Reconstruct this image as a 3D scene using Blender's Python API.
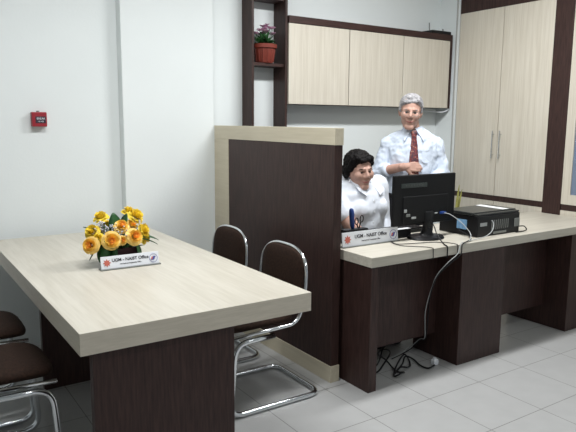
import bpy, bmesh, math, random
from mathutils import Vector, Matrix, noise
from mathutils.bvhtree import BVHTree
random.seed(7)
for o in list(bpy.data.objects): bpy.data.objects.remove(o, do_unlink=True)
SC = bpy.context.scene
COL = SC.collection
PI = math.pi

# ------------------------------------------------------------------ camera
cam = bpy.data.objects.new('camera', bpy.data.cameras.new('camera')); COL.objects.link(cam)
Rv = Vector((0.831, -0.556, 0.008)); Fv = Vector((0.551, 0.821, -0.153)).normalized()
Uv = Rv.cross(Fv).normalized(); Rv = Fv.cross(Uv).normalized()
M = Matrix((Rv, Uv, -Fv)).transposed().to_4x4(); M.translation = Vector((0, 0, 1.47))
cam.matrix_world = M
cam.data.lens = 38.22; cam.data.sensor_width = 36; cam.data.clip_start = 0.05
SC.camera = cam
# ------------------------------------------------------------------ world and exposure
W = bpy.data.worlds.new('world'); SC.world = W; W.use_nodes = True
bg = W.node_tree.nodes['Background']; bg.inputs[0].default_value = (0.88, 0.94, 1.0, 1); bg.inputs[1].default_value = 0.30
SC.view_settings.view_transform = 'Standard'; SC.view_settings.look = 'None'
SC.view_settings.exposure = 0.07; SC.view_settings.gamma = 1.0; SC.view_settings.use_curve_mapping = False
# ceiling lamps: (x, y, length along x, watts)
LAMPS = [(2.9, 2.5, 1.2, 52), (0.9, 2.35, 1.2, 36), (1.0, 0.2, 1.2, 12), (3.4, 0.2, 1.2, 6)]
CEIL = 2.95
for (lx, ly, ll, w) in LAMPS:
    L = bpy.data.lights.new('ceiling_lamp_light', 'AREA'); L.shape = 'RECTANGLE'; L.size = ll; L.size_y = 0.16
    L.energy = w; L.color = (0.98, 0.99, 1.0)
    o = bpy.data.objects.new('ceiling_lamp_light', L); o.location = (lx, ly, CEIL - 0.075); COL.objects.link(o)

# ------------------------------------------------------------------ materials
def mat(name, col, rough=0.5, metal=0.0, nscale=None, namp=0.08, bump=0.0, bscale=200, spec=0.5, stretch=None, emis=None, alpha=1.0, trans=0.0):
    m = bpy.data.materials.new(name); m.use_nodes = True; nt = m.node_tree; N = nt.nodes; Lk = nt.links
    b = N['Principled BSDF']
    b.inputs['Base Color'].default_value = (*col, 1); b.inputs['Roughness'].default_value = rough
    b.inputs['Metallic'].default_value = metal; b.inputs['Specular IOR Level'].default_value = spec
    b.inputs['Transmission Weight'].default_value = trans
    tc = N.new('ShaderNodeTexCoord'); mp = N.new('ShaderNodeMapping'); Lk.new(tc.outputs['Object'], mp.inputs[0])
    if stretch: mp.inputs['Scale'].default_value = stretch
    if nscale:
        n = N.new('ShaderNodeTexNoise'); n.inputs['Scale'].default_value = nscale; n.inputs['Detail'].default_value = 4
        Lk.new(mp.outputs[0], n.inputs[0])
        r = N.new('ShaderNodeMapRange'); r.inputs[1].default_value = 0.3; r.inputs[2].default_value = 0.7
        r.inputs[3].default_value = 1 - namp; r.inputs[4].default_value = 1 + namp
        Lk.new(n.outputs[0], r.inputs[0])
        mx = N.new('ShaderNodeVectorMath'); mx.operation = 'SCALE'; mx.inputs[0].default_value = col
        Lk.new(r.outputs[0], mx.inputs['Scale']); Lk.new(mx.outputs[0], b.inputs['Base Color'])
    if bump:
        n2 = N.new('ShaderNodeTexNoise'); n2.inputs['Scale'].default_value = bscale; Lk.new(mp.outputs[0], n2.inputs[0])
        bp = N.new('ShaderNodeBump'); bp.inputs['Strength'].default_value = bump; bp.inputs['Distance'].default_value = 0.01
        Lk.new(n2.outputs[0], bp.inputs['Height']); Lk.new(bp.outputs[0], b.inputs['Normal'])
    if emis:
        b.inputs['Emission Color'].default_value = (*emis[0], 1); b.inputs['Emission Strength'].default_value = emis[1]
    return m

def laminate(name, c1, c2, stretch, rough=0.38, s2=1.0):
    """pale wood laminate: thin streaks along one axis, two scales"""
    m = bpy.data.materials.new(name); m.use_nodes = True; nt = m.node_tree; N = nt.nodes; Lk = nt.links
    b = N['Principled BSDF']; b.inputs['Roughness'].default_value = rough
    tc = N.new('ShaderNodeTexCoord'); mp = N.new('ShaderNodeMapping'); mp.inputs['Scale'].default_value = stretch
    Lk.new(tc.outputs['Object'], mp.inputs[0])
    n1 = N.new('ShaderNodeTexNoise'); n1.inputs['Scale'].default_value = 1.0; n1.inputs['Detail'].default_value = 3
    n2 = N.new('ShaderNodeTexNoise'); n2.inputs['Scale'].default_value = 3.1; n2.inputs['Detail'].default_value = 2
    Lk.new(mp.outputs[0], n1.inputs[0]); Lk.new(mp.outputs[0], n2.inputs[0])
    ad = N.new('ShaderNodeMath'); ad.operation = 'ADD'; Lk.new(n1.outputs[0], ad.inputs[0]); Lk.new(n2.outputs[0], ad.inputs[1])
    cr = N.new('ShaderNodeMapRange'); cr.inputs[1].default_value = 0.75; cr.inputs[2].default_value = 1.25; Lk.new(ad.outputs[0], cr.inputs[0])
    mx = N.new('ShaderNodeMix'); mx.data_type = 'RGBA'; mx.inputs[6].default_value = (*c1, 1); mx.inputs[7].default_value = (*c2, 1)
    Lk.new(cr.outputs[0], mx.inputs[0]); Lk.new(mx.outputs[2], b.inputs['Base Color'])
    return m

LC1 = (0.50, 0.465, 0.39); LC2 = (0.58, 0.545, 0.47)
M_lamY = laminate('pale_laminate_grain_y', LC1, LC2, (26, 1.6, 26))
M_lamX = laminate('pale_laminate_grain_x', LC1, LC2, (1.6, 26, 26))
M_lamZ = laminate('pale_laminate_grain_z', (0.57, 0.52, 0.43), (0.665, 0.62, 0.53), (34, 34, 1.1), rough=0.42)
M_part = laminate('pale_partition_laminate', (0.56, 0.50, 0.375), (0.62, 0.56, 0.43), (26, 1.6, 20), rough=0.45)
M_edge = laminate('pale_laminate_edge', (0.55, 0.50, 0.41), (0.62, 0.565, 0.47), (6, 6, 60), rough=0.45)
M_wenge = mat('dark_wood_laminate', (0.041, 0.021, 0.018), 0.45, spec=0.3, nscale=7, namp=0.35, stretch=(14, 14, 1.2))
M_wengeX = mat('dark_wood_laminate_x', (0.044, 0.021, 0.018), 0.45, spec=0.3, nscale=7, namp=0.3, stretch=(1.2, 14, 14))
M_wall = mat('wall_paint', (0.785, 0.825, 0.82), 0.85, nscale=1.4, namp=0.02, bump=0.05, bscale=60)
M_ceil = mat('ceiling_paint', (0.78, 0.79, 0.78), 0.9)
M_chrome = mat('chrome', (0.72, 0.74, 0.76), 0.16, metal=1.0)
M_brown = mat('brown_fabric', (0.028, 0.014, 0.009), 0.8, spec=0.2, nscale=90, namp=0.4, bump=0.2, bscale=500)
M_white = mat('white_plastic', (0.78, 0.8, 0.84), 0.4)
M_black = mat('black_plastic', (0.006, 0.006, 0.007), 0.4, spec=0.3)
M_blackm = mat('black_matte', (0.007, 0.007, 0.008), 0.6, spec=0.25, bump=0.1, bscale=900)
M_grey = mat('grey_plastic', (0.2, 0.21, 0.2), 0.5)
M_ink = mat('black_ink', (0.03, 0.03, 0.04), 0.7)
M_skin = mat('skin', (0.50, 0.295, 0.23), 0.6, nscale=30, namp=0.08)
M_skinw = mat('skin_woman', (0.50, 0.30, 0.235), 0.6, nscale=30, namp=0.08)
M_lip = mat('lips', (0.33, 0.10, 0.09), 0.6)
M_shirt = mat('white_shirt_cloth', (0.62, 0.69, 0.80), 0.85, nscale=14, namp=0.04, bump=0.15, bscale=18)
M_shirtw = mat('white_blouse_cloth', (0.72, 0.76, 0.83), 0.85, nscale=14, namp=0.03, bump=0.15, bscale=18)
M_trous = mat('dark_trousers_cloth', (0.02, 0.02, 0.025), 0.85, bump=0.2, bscale=60)
M_hairg = mat('grey_hair', (0.36, 0.35, 0.36), 0.8, spec=0.2, nscale=60, namp=0.45, bump=0.6, bscale=160, stretch=(1, .35, 1))
M_hairb = mat('black_hair', (0.005, 0.004, 0.004), 0.6, spec=0.15, nscale=60, namp=0.5, bump=0.7, bscale=120, stretch=(1, .35, 1))
M_green = mat('leaf_green', (0.02, 0.085, 0.022), 0.45, nscale=25, namp=0.4)
M_green2 = mat('leaf_green_light', (0.05, 0.16, 0.04), 0.5, nscale=25, namp=0.4)
M_rose_o = mat('rose_outer_yellow', (0.92, 0.58, 0.08), 0.6, nscale=20, namp=0.1)
M_rose_i = mat('rose_inner_orange', (0.92, 0.42, 0.06), 0.6, nscale=20, namp=0.12)
M_rose_y = mat('rose_lemon', (0.88, 0.66, 0.05), 0.6, nscale=20, namp=0.1)
M_rose_p = mat('rose_pale_edge', (0.90, 0.62, 0.17), 0.6, nscale=20, namp=0.1)
M_terra = mat('red_brown_pot', (0.20, 0.035, 0.022), 0.42, nscale=12, namp=0.15)
M_mauve = mat('mauve_petals', (0.50, 0.28, 0.40), 0.7, nscale=40, namp=0.25)
M_red = mat('alarm_red', (0.30, 0.014, 0.025), 0.4)
M_blue = mat('blue_plastic', (0.015, 0.05, 0.22), 0.35)
M_lblue = mat('light_blue_sticker', (0.16, 0.32, 0.52), 0.5, nscale=40, namp=0.25)
M_tagR = mat('emblem_red', (0.55, 0.14, 0.10), 0.6)
M_tagB = mat('emblem_blue', (0.08, 0.09, 0.30), 0.6)
M_cgrey = mat('grey_cable', (0.4, 0.42, 0.42), 0.45)
M_maroon = mat('maroon_basket', (0.05, 0.015, 0.018), 0.7)
M_olive = mat('yellow_green_leaf', (0.28, 0.27, 0.07), 0.5, nscale=30, namp=0.3)
M_plain = mat('plain_white', (0.85, 0.87, 0.88), 0.35)
M_lamp = mat('lamp_diffuser', (0.9, 0.9, 0.9), 0.6, emis=((0.95, 1.0, 0.97), 3.0))
M_wht = mat('eye_white', (0.4, 0.36, 0.34), 0.4)

def tie_mat():
    m = bpy.data.materials.new('patterned_tie'); m.use_nodes = True; N = m.node_tree.nodes; Lk = m.node_tree.links
    b = N['Principled BSDF']; b.inputs['Roughness'].default_value = 0.55
    tc = N.new('ShaderNodeTexCoord'); v = N.new('ShaderNodeTexVoronoi'); v.inputs['Scale'].default_value = 75
    Lk.new(tc.outputs['Object'], v.inputs[0])
    cr = N.new('ShaderNodeValToRGB'); cr.color_ramp.interpolation = 'CONSTANT'
    cr.color_ramp.elements[0].color = (0.42, 0.26, 0.16, 1); cr.color_ramp.elements[0].position = 0
    cr.color_ramp.elements[1].color = (0.16, 0.022, 0.025, 1); cr.color_ramp.elements[1].position = 0.28
    e = cr.color_ramp.elements.new(0.62); e.color = (0.06, 0.02, 0.03, 1)
    Lk.new(v.outputs['Distance'], cr.inputs[0]); Lk.new(cr.outputs[0], b.inputs['Base Color']); return m
M_tie = tie_mat()

def floor_mat():
    m = bpy.data.materials.new('floor_tiles'); m.use_nodes = True; N = m.node_tree.nodes; Lk = m.node_tree.links
    b = N['Principled BSDF']; b.inputs['Roughness'].default_value = 0.33
    tc = N.new('ShaderNodeTexCoord'); mp = N.new('ShaderNodeMapping')
    mp.inputs['Location'].default_value = (-2.77 % 0.4, -2.147 % 0.4, 0); Lk.new(tc.outputs['Object'], mp.inputs[0])
    br = N.new('ShaderNodeTexBrick'); br.offset = 0; br.squash = 1
    br.inputs['Color1'].default_value = (0.45, 0.45, 0.445, 1); br.inputs['Color2'].default_value = (0.44, 0.44, 0.435, 1)
    br.inputs['Mortar'].default_value = (0.15, 0.145, 0.14, 1); br.inputs['Scale'].default_value = 1
    br.inputs['Mortar Size'].default_value = 0.0022; br.inputs['Mortar Smooth'].default_value = 0.3
    br.inputs['Brick Width'].default_value = 0.4; br.inputs['Row Height'].default_value = 0.4; br.inputs['Bias'].default_value = 0
    Lk.new(mp.outputs[0], br.inputs[0])
    n = N.new('ShaderNodeTexNoise'); n.inputs['Scale'].default_value = 9; Lk.new(tc.outputs['Object'], n.inputs[0])
    r = N.new('ShaderNodeMapRange'); r.inputs[3].default_value = 0.93; r.inputs[4].default_value = 1.07; Lk.new(n.outputs[0], r.inputs[0])
    mx = N.new('ShaderNodeVectorMath'); mx.operation = 'SCALE'; Lk.new(br.outputs[0], mx.inputs[0]); Lk.new(r.outputs[0], mx.inputs['Scale'])
    Lk.new(mx.outputs[0], b.inputs['Base Color']); return m
M_floor = floor_mat()

def glass_mat():
    m = bpy.data.materials.new('cabinet_glass'); m.use_nodes = True; b = m.node_tree.nodes['Principled BSDF']
    b.inputs['Base Color'].default_value = (0.32, 0.39, 0.52, 1); b.inputs['Roughness'].default_value = 0.12
    b.inputs['Transmission Weight'].default_value = 0.45; b.inputs['IOR'].default_value = 1.05; return m
M_glass = glass_mat()

# ------------------------------------------------------------------ mesh builder
def orig(p):
    v = Vector((0, 0, 0))
    while p: v += p.location; p = p.parent
    return v

class MB:
    def __init__(s): s.bm = bmesh.new(); s.mi = 0
    def _mark(s, n0):
        s.bm.faces.ensure_lookup_table()
        for i in range(n0, len(s.bm.faces)): s.bm.faces[i].material_index = s.mi
    def box(s, x0, x1, y0, y1, z0, z1, bev=0.0, seg=2, mtx=None):
        t = bmesh.new()
        r = bmesh.ops.create_cube(t, size=1)
        bmesh.ops.scale(t, vec=(x1-x0, y1-y0, z1-z0), verts=t.verts)
        if bev > 0: bmesh.ops.bevel(t, geom=list(t.edges), offset=bev, segments=seg, profile=0.5, affect='EDGES')
        bmesh.ops.translate(t, vec=((x0+x1)/2, (y0+y1)/2, (z0+z1)/2), verts=t.verts)
        if mtx: t.transform(mtx)
        s.merge(t); return s
    def merge(s, t):
        n0 = len(s.bm.faces); mp = {}
        for v in t.verts: mp[v] = s.bm.verts.new(v.co)
        for f in t.faces:
            try: nf = s.bm.faces.new([mp[v] for v in f.verts]); nf.material_index = s.mi
            except ValueError: pass
        t.free()
    def rings(s, rs, cap=True, close=False):
        """rs: list of lists of points; bridge consecutive rings"""
        vs = [[s.bm.verts.new(p) for p in r] for r in rs]; n = len(rs[0])
        fs = []
        m = len(vs) if close else len(vs)-1
        for i in range(m):
            a, b = vs[i], vs[(i+1) % len(vs)]
            for j in range(n):
                fs.append(s.bm.faces.new((a[j], a[(j+1) % n], b[(j+1) % n], b[j])))
        if cap and not close:
            fs.append(s.bm.faces.new(list(reversed(vs[0])))); fs.append(s.bm.faces.new(vs[-1]))
        for f in fs: f.material_index = s.mi
        return s
    def tube(s, pts, r, n=10, close=False, rad=None):
        pts = [Vector(p) for p in pts]; N = len(pts); T = []
        for i in range(N):
            if close: d = pts[(i+1) % N]-pts[i-1]
            else: d = pts[min(i+1, N-1)]-pts[max(i-1, 0)]
            T.append(d.normalized())
        up = Vector((0, 0, 1)) if abs(T[0].z) < 0.9 else Vector((1, 0, 0))
        u = T[0].cross(up).normalized(); rs = []
        for i in range(N):
            u = (u-T[i]*u.dot(T[i])).normalized(); w = T[i].cross(u)
            rr = rad[i] if rad else r
            rs.append([pts[i]+(u*math.cos(2*PI*k/n)+w*math.sin(2*PI*k/n))*rr for k in range(n)])
        return s.rings(rs, cap=not close, close=close)
    def cyl(s, p0, p1, r, n=20, r1=None):
        return s.tube([p0, p1], r, n, rad=[r, r if r1 is None else r1])
    def ell(s, c, r, n=20, m=12, mtx=None):
        c = Vector(c); rs = []
        R3 = mtx or Matrix.Identity(3)
        for i in range(m+1):
            a = PI*i/m; a = min(max(a, 0.02), PI-0.02)
            rs.append([c+R3 @ Vector((r[0]*math.sin(a)*math.cos(2*PI*k/n), r[1]*math.sin(a)*math.sin(2*PI*k/n), -r[2]*math.cos(a))) for k in range(n)])
        return s.rings(rs)
    def cap(s, p0, r0, p1, r1=None, n=12):
        """tapered capsule"""
        r1 = r0 if r1 is None else r1; p0 = Vector(p0); p1 = Vector(p1); d = (p1-p0); L = d.length; d = d.normalized() if L > 1e-6 else Vector((0, 0, 1))
        pts = []; rad = []
        for i in range(5):
            a = PI/2*i/4; pts.append(p0-d*r0*math.cos(a)); rad.append(max(r0*math.sin(a), r0*.06))
        for i in range(5):
            a = PI/2*i/4; pts.append(p1+d*r1*math.sin(a)); rad.append(max(r1*math.cos(a), r1*.06))
        return s.tube(pts, 0, n, rad=rad)
    def lathe(s, prof, c=(0, 0, 0), n=28, sx=1, sy=1):
        c = Vector(c)
        return s.rings([[c+Vector((r*sx*math.cos(2*PI*k/n), r*sy*math.sin(2*PI*k/n), z)) for k in range(n)] for r, z in prof])
    def loft(s, secs, n=24):
        """secs: (z, rx, ry, cx, cy)"""
        return s.rings([[Vector((cx+rx*math.cos(2*PI*k/n), cy+ry*math.sin(2*PI*k/n), z)) for k in range(n)] for z, rx, ry, cx, cy in secs])
    def poly(s, pts, t):
        """flat polygon with thickness vector t"""
        a = [s.bm.verts.new(p) for p in pts]; b = [s.bm.verts.new(Vector(p)+Vector(t)) for p in pts]; n = len(a)
        fs = [s.bm.faces.new(list(reversed(a))), s.bm.faces.new(b)]
        for i in range(n): fs.append(s.bm.faces.new((a[i], a[(i+1) % n], b[(i+1) % n], b[i])))
        for f in fs: f.material_index = s.mi
        return s
    def mesh(s, name, mats):
        bmesh.ops.recalc_face_normals(s.bm, faces=s.bm.faces)
        me = bpy.data.meshes.new(name); s.bm.to_mesh(me); s.bm.free()
        for m in (mats if isinstance(mats, (list, tuple)) else [mats]): me.materials.append(m)
        return me
    def build(s, name, mats, parent=None, smooth=False, label=None, base=None):
        me = s.mesh(name, mats)
        if smooth:
            for p in me.polygons: p.use_smooth = True
        o = bpy.data.objects.new(name, me); COL.objects.link(o)
        if parent:
            me.transform(Matrix.Translation(-orig(parent))); o.parent = parent
        elif base is not None:
            me.transform(Matrix.Translation(-Vector(base))); o.location = base
        if smooth == 'auto': autosmooth(o)
        if label: o['label'] = label
        return o

def autosmooth(o):
    me = o.data; bm = bmesh.new(); bm.from_mesh(me)
    for e in bm.edges:
        if len(e.link_faces) == 2: e.smooth = e.calc_face_angle(0) < math.radians(38)
    bm.to_mesh(me); bm.free()

def fillet(pts, r, n=6):
    """round the corners of a polyline"""
    pts = [Vector(p) for p in pts]; out = [pts[0]]
    for i in range(1, len(pts)-1):
        a, b, c = pts[i-1], pts[i], pts[i+1]
        rr = min(r, (a-b).length*.49, (c-b).length*.49)
        p = b+(a-b).normalized()*rr; q = b+(c-b).normalized()*rr
        for k in range(n+1):
            t = k/n; out.append((p*(1-t)+b*t)*(1-t)+(b*(1-t)+q*t)*t)
    out.append(pts[-1]); return out

def spline(pts, n=8):
    pts = [Vector(p) for p in pts]; out = []
    P = [pts[0]]+pts+[pts[-1]]
    for i in range(1, len(P)-2):
        a, b, c, d = P[i-1], P[i], P[i+1], P[i+2]
        for k in range(n):
            t = k/n; out.append(0.5*((2*b)+(c-a)*t+(2*a-5*b+4*c-d)*t*t+(3*b-a-3*c+d)*t**3))
    out.append(pts[-1]); return out

def thing(name, label, cat, loc=(0, 0, 0), group=None):
    o = bpy.data.objects.new(name, None); COL.objects.link(o); o.location = loc; o.empty_display_size = .1
    o['label'] = label; o['category'] = cat
    if group: o['group'] = group
    return o
def tag(o, label, cat, group=None, kind=None):
    o['label'] = label; o['category'] = cat
    if group: o['group'] = group
    if kind: o['kind'] = kind
    return o
def struct(o): o['kind'] = 'structure'; return o
def dup(root, loc, rotz, label):
    r = root.copy(); COL.objects.link(r); r.location = loc; r.rotation_euler = (0, 0, rotz); r['label'] = label
    for ch in list(root.children):
        c = ch.copy(); COL.objects.link(c); c.parent = r
        for g in ch.children:
            d = g.copy(); COL.objects.link(d); d.parent = c
    return r
def text(name, s, size, m, parent, mtx, extr=0.0006, bold=0.0):
    cu = bpy.data.curves.new(name, 'FONT'); cu.body = s; cu.size = size; cu.extrude = extr; cu.align_x = 'CENTER'; cu.align_y = 'CENTER'; cu.offset = bold
    t = bpy.data.objects.new(name, cu); COL.objects.link(t)
    dg = bpy.context.evaluated_depsgraph_get(); dg.update()
    me = bpy.data.meshes.new_from_object(t.evaluated_get(dg)); bpy.data.objects.remove(t, do_unlink=True)
    me.transform(mtx); me.materials.clear(); me.materials.append(m); me.name = name
    if parent: me.transform(Matrix.Translation(-orig(parent)))
    o = bpy.data.objects.new(name, me); COL.objects.link(o)
    if parent: o.parent = parent
    return o

# ================================================================== SETTING
YB = 4.10
struct(MB().box(-3.2, 7.2, -3.2, 5.2, -0.1, 0).build('floor', M_floor))
struct(MB().box(-3.2, 7.2, -3.2, 5.2, CEIL, CEIL+0.1).build('ceiling', M_ceil))
struct(MB().box(-3.2, 5.2, YB, YB+0.15, 0, CEIL).build('wall_back', M_wall))
struct(MB().box(1.375, 2.043, 4.015, YB, 0, CEIL, bev=0.004).build('wall_pier', M_wall))
struct(MB().box(5.05, 5.2, -3.2, YB, 0, CEIL).build('wall_right', M_wall))
struct(MB().box(-3.2, -3.05, -3.2, YB, 0, CEIL).build('wall_left', M_wall))
struct(MB().box(4.43, 5.05, 3.866, YB, 0, CEIL).build('trim_1', M_wall))   # white pier between wall cabinets and tall cupboard
struct(MB().box(4.424, 4.442, 3.885, 3.901, 0, CEIL, bev=0.003).build('trim_2', mat('grey_conduit', (0.42, 0.42, 0.40), 0.5)))
struct(MB().box(4.47, 5.05, -3.2, 3.885, 2.62, CEIL).build('trim_3', M_wall))  # bulkhead over the tall cupboards

for i, (lx, ly, ll, w) in enumerate(LAMPS):
    pos = ('over the desk', 'over the pale table', 'in the left part of the room near the viewer', 'in the right part of the room near the viewer')[i]
    t = thing('ceiling_lamp', 'white fluorescent ceiling lamp ' + pos, 'lamp', (lx, ly, CEIL-0.06), 'fluorescent ceiling lamps')
    MB().box(lx-ll/2-.03, lx+ll/2+.03, ly-.15, ly+.15, CEIL-0.05, CEIL, bev=.004).build('housing', M_white, t)
    MB().box(lx-ll/2, lx+ll/2, ly-.12, ly+.12, CEIL-0.062, CEIL-0.05).build('diffuser', M_lamp, t)

# ================================================================== WALL CABINETS
YF = 3.92
def door(parent, name, x0, x1, y, z0, z1, m, th=0.018):
    return MB().box(x0+.002, x1-.002, y, y+th, z0+.002, z1-.002, bev=0.0015).build(name, m, parent)
xs = [2.625, 3.213, 3.808, 4.385]
wl = ['pale wall cabinet unit next to the dark shelf tower', 'pale wall cabinet unit in the middle of three',
      'pale wall cabinet unit above the standing man, beside the tall cupboard']
for i in range(3):
    x0, x1 = xs[i], xs[i+1]
    t = thing('wall_cabinet', wl[i], 'cabinet', (x0, YF+.02, 1.60), 'wall cabinets in a row')
    b = MB(); b.box(x0, x0+.016, YF+.02, YB, 1.60, 2.2); b.box(x1-.016, x1, YF+.02, YB, 1.60, 2.2)
    b.box(x0+.016, x1-.016, YF+.02, YB, 1.60, 1.616); b.box(x0+.016, x1-.016, YF+.02, YB, 2.184, 2.2); b.box(x0+.016, x1-.016, YB-.01, YB, 1.616, 2.184)
    b.build('body', M_wenge, t)
    door(t, 'door', x0+.001, x1-.003, YF, 1.60, 2.198, M_lamZ)
o = MB().box(2.625, 4.405, YF-.005, YB, 2.2, 2.25, bev=.001).build('cabinet_cornice', M_wengeX, base=(3.5, YF, 2.2))
tag(o, 'dark brown board running along the top of the pale wall cabinets', 'board')
o = MB().box(4.385, 4.405, YF-.005, YB, 1.60, 2.2).build('end_panel', M_wenge, base=(4.39, YF, 1.6))
tag(o, 'thin dark end panel closing the row of wall cabinets at the tall cupboard', 'panel')

# shelf tower
t = thing('shelf_tower', 'tall narrow dark brown open shelf tower left of the wall cabinets', 'shelf', (2.47, 4.02, 0))
MB().box(2.326, 2.344, 3.955, YB, 0, 2.75).build('side_panel', M_wenge, t)
MB().box(2.605, 2.624, 3.935, YB, 0, 2.75).build('side_panel', M_wenge, t)
for z in (0.95, 1.40, 1.875, 2.353, 2.728):
    MB().box(2.344, 2.605, 3.955, YB, z, z+.022).build('shelf_board', M_wengeX, t)
# potted plant
px, py, pz = 2.462, 4.002, 1.8975
t = thing('potted_plant', 'small mauve flowering plant in a red-brown pot on the shelf tower', 'plant', (px, py, pz))
b = MB(); b.lathe([(.060, 0), (.064, .004), (.080, .105), (.093, .108), (.095, .135), (.086, .137), (.079, .118), (.02, .116)], (px, py, pz))
for k in range(14):
    a = 2*PI*k/14; b.cap((px+.066*math.cos(a), py+.066*math.sin(a), pz+.012), .004, (px+.078*math.cos(a), py+.078*math.sin(a), pz+.095), .004, n=6)
b.build('pot', M_terra, t, smooth='auto')
MB().lathe([(.03, .1), (.078, .118), (.07, .124), (.02, .126)], (px, py, pz)).build('soil', M_maroon, t)
def leaf(b, p, d, L, w, droop=0.3, n=6, twist=0, th=.0012):
    """curved pointed leaf as thin solid"""
    d = Vector(d).normalized(); p = Vector(p); side = d.cross(Vector((0, 0, 1)))
    if side.length < .1: side = Vector((1, 0, 0))
    side.normalize()
    if twist: side = Matrix.Rotation(twist, 3, d) @ side
    nrm = side.cross(d).normalized(); rs = []
    for i in range(n+1):
        t = i/n; c = p+d*L*t+Vector((0, 0, -droop*L*t*t)); ww = w*math.sin(PI*min(.97, .08+.9*t))**.8
        rs.append([c-side*ww/2+nrm*ww*.15, c-nrm*th, c+side*ww/2+nrm*ww*.15, c+nrm*th])
    b.rings(rs)
rnd = random.Random(3)
b = MB()
for k in range(90):
    a = rnd.uniform(0, 2*PI); el = rnd.uniform(-.1, 1.4); rr = rnd.uniform(.0, .045)
    leaf(b, (px+rr*math.cos(a), py+rr*math.sin(a)*.8, pz+rnd.uniform(.12, .17)), (math.cos(a)*math.cos(el), .8*math.sin(a)*math.cos(el), math.sin(el)), rnd.uniform(.045, .08), .026, .2, twist=rnd.uniform(-1, 1))
b.build('foliage', M_green, t)
for k in range(26):
    a = rnd.uniform(0, 2*PI); rr = rnd.uniform(.0, .075)
    c = Vector((px+1.25*rr*math.cos(a), py+rr*math.sin(a)*.7-.005, pz+rnd.uniform(.215, .285)-rr*.45))
    b = MB(); b.cap((px+(c.x-px)*.3, py+(c.y-py)*.3, pz+.13), .0014, c, .0014, n=5)
    b.mi = 1
    for q in range(9):
        aa = 2*PI*q/9; leaf(b, c, (math.cos(aa), math.sin(aa), rnd.uniform(.2, .9)), .027, .016, .1, n=4)
    b.ell(c+Vector((0, 0, .006)), (.008, .008, .007), 8, 6)
    b.build('blossom', [M_green, M_mauve], t)

# router with antennas on top of the cabinets
t = thing('router', 'flat black network box with a stub antenna on top of the wall cabinets', 'router', (4.28, 3.97, 2.25))
MB().box(4.16, 4.40, 3.93, 4.07, 2.252, 2.28, bev=.006).build('body', M_black, t)
for ax in (4.165,): MB().cyl((ax, 3.975, 2.27), (ax, 3.98, 2.345), .005, 10).build('antenna', M_grey, t)
MB().cyl((4.34, 3.975, 2.275), (4.34, 3.98, 2.305), .006, 10).build('antenna', M_grey, t)
o = MB().tube(spline([(4.405, 3.97, 2.266), (4.418, 3.95, 2.2), (4.416, 3.935, 2.0), (4.419, 3.93, 1.85), (4.414, 3.93, 1.75), (4.418, 3.925, 1.68), (4.416, 3.93, 1.60), (4.38, 3.95, 1.572), (4.33, 3.96, 1.565), (4.22, 4.02, 1.575), (4.10, 4.085, 1.592)]), .006, 8).build('network_cable', M_white, smooth=True, base=(4.4, 3.94, 1.6))
tag(o, 'white cable hanging down beside the wall cabinets and looping under them', 'cable')

# ================================================================== TALL CUPBOARDS (right wall)
XC = 4.43
t = thing('tall_cupboard', 'tall pale two-door cupboard with bar handles on the right wall', 'cupboard', (XC, 3.42, 0))
MB().box(XC+.02, 5.05, 2.93, 3.86, 0, 2.60).build('body', M_wenge, t)
MB().box(XC+.004, XC+.02, 2.922, 3.862, 2.43, 2.60).build('top_rail', M_wenge, t)
MB().box(XC+.004, XC+.02, 2.922, 3.862, .80, .845).build('middle_rail', M_wenge, t)
MB().box(XC+.006, XC+.02, 2.922, 3.862, .0, .08).build('plinth', M_wenge, t)
for (y0, y1, hy) in ((3.395, 3.858, 3.425), (2.922, 3.391, 3.352)):
    d = MB().box(XC, XC+.02, y0+.001, y1-.001, .847, 2.428, bev=.0015).build('door', M_lamZ, t)
    h = MB(); h.tube([(XC-.028, hy, 1.17), (XC-.028, hy, 1.405)], .0045, 10)
    for z in (1.20, 1.375): h.cyl((XC-.028, hy, z), (XC+.001, hy, z), .004, 8)
    h.build('handle', M_chrome, d, smooth='auto')
    MB().box(XC, XC+.02, y0+.001, y1-.001, .082, .798, bev=.0015).build('lower_door', M_lamZ, t)
o = MB().box(XC-.004, 5.05, 2.764, 2.921, 0, 2.61, bev=.002).build('cupboard_upright', M_wenge, base=(XC+.2, 2.86, 0))
tag(o, 'broad dark brown upright between the tall cupboard and the glass-door cupboard', 'post')
t = thing('glass_cupboard', 'pale framed cupboard with a bluish glass door at the right edge', 'cupboard', (XC, 2.4, 0))
b = MB(); b.box(XC+.03, 5.05, 1.90, 1.92, 0, 2.6); b.box(XC+.03, 5.05, 2.727, 2.747, 0, 2.6); b.box(5.03, 5.05, 1.92, 2.727, 0, 2.6)
b.box(XC+.03, 5.03, 1.92, 2.727, .8, .82); b.box(XC+.03, 5.03, 1.92, 2.727, 2.58, 2.6); b.box(XC+.03, 5.03, 1.92, 2.727, 0, .02)
b.build('body', mat('cupboard_inside', (0.42, 0.46, 0.52), .6), t)
for z in (1.26, 1.66, 2.06): MB().box(XC+.05, 5.028, 1.922, 2.725, z, z+.016).build('shelf_board', M_wenge, t)
MB().box(XC+.004, XC+.03, 1.9, 2.762, .80, .845).build('middle_rail', M_wenge, t)
d = MB(); d.box(XC, XC+.022, 2.69, 2.762, .847, 2.428); d.box(XC, XC+.022, 2.33, 2.407, .847, 2.428)
d.box(XC, XC+.022, 2.407, 2.69, .847, .925); d.box(XC, XC+.022, 2.407, 2.69, 2.35, 2.428)
d = d.build('door', M_lamZ, t)
MB().box(XC+.009, XC+.013, 2.405, 2.692, .923, 2.352).build('glass_pane', M_glass, d)
MB().box(XC, XC+.02, 2.33, 2.762, .082, .798, bev=.0015).build('lower_door', M_lamZ, t)
MB().box(XC, XC+.02, 1.9, 2.326, .082, .798, bev=.0015).build('lower_door', M_lamZ, t)
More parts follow.
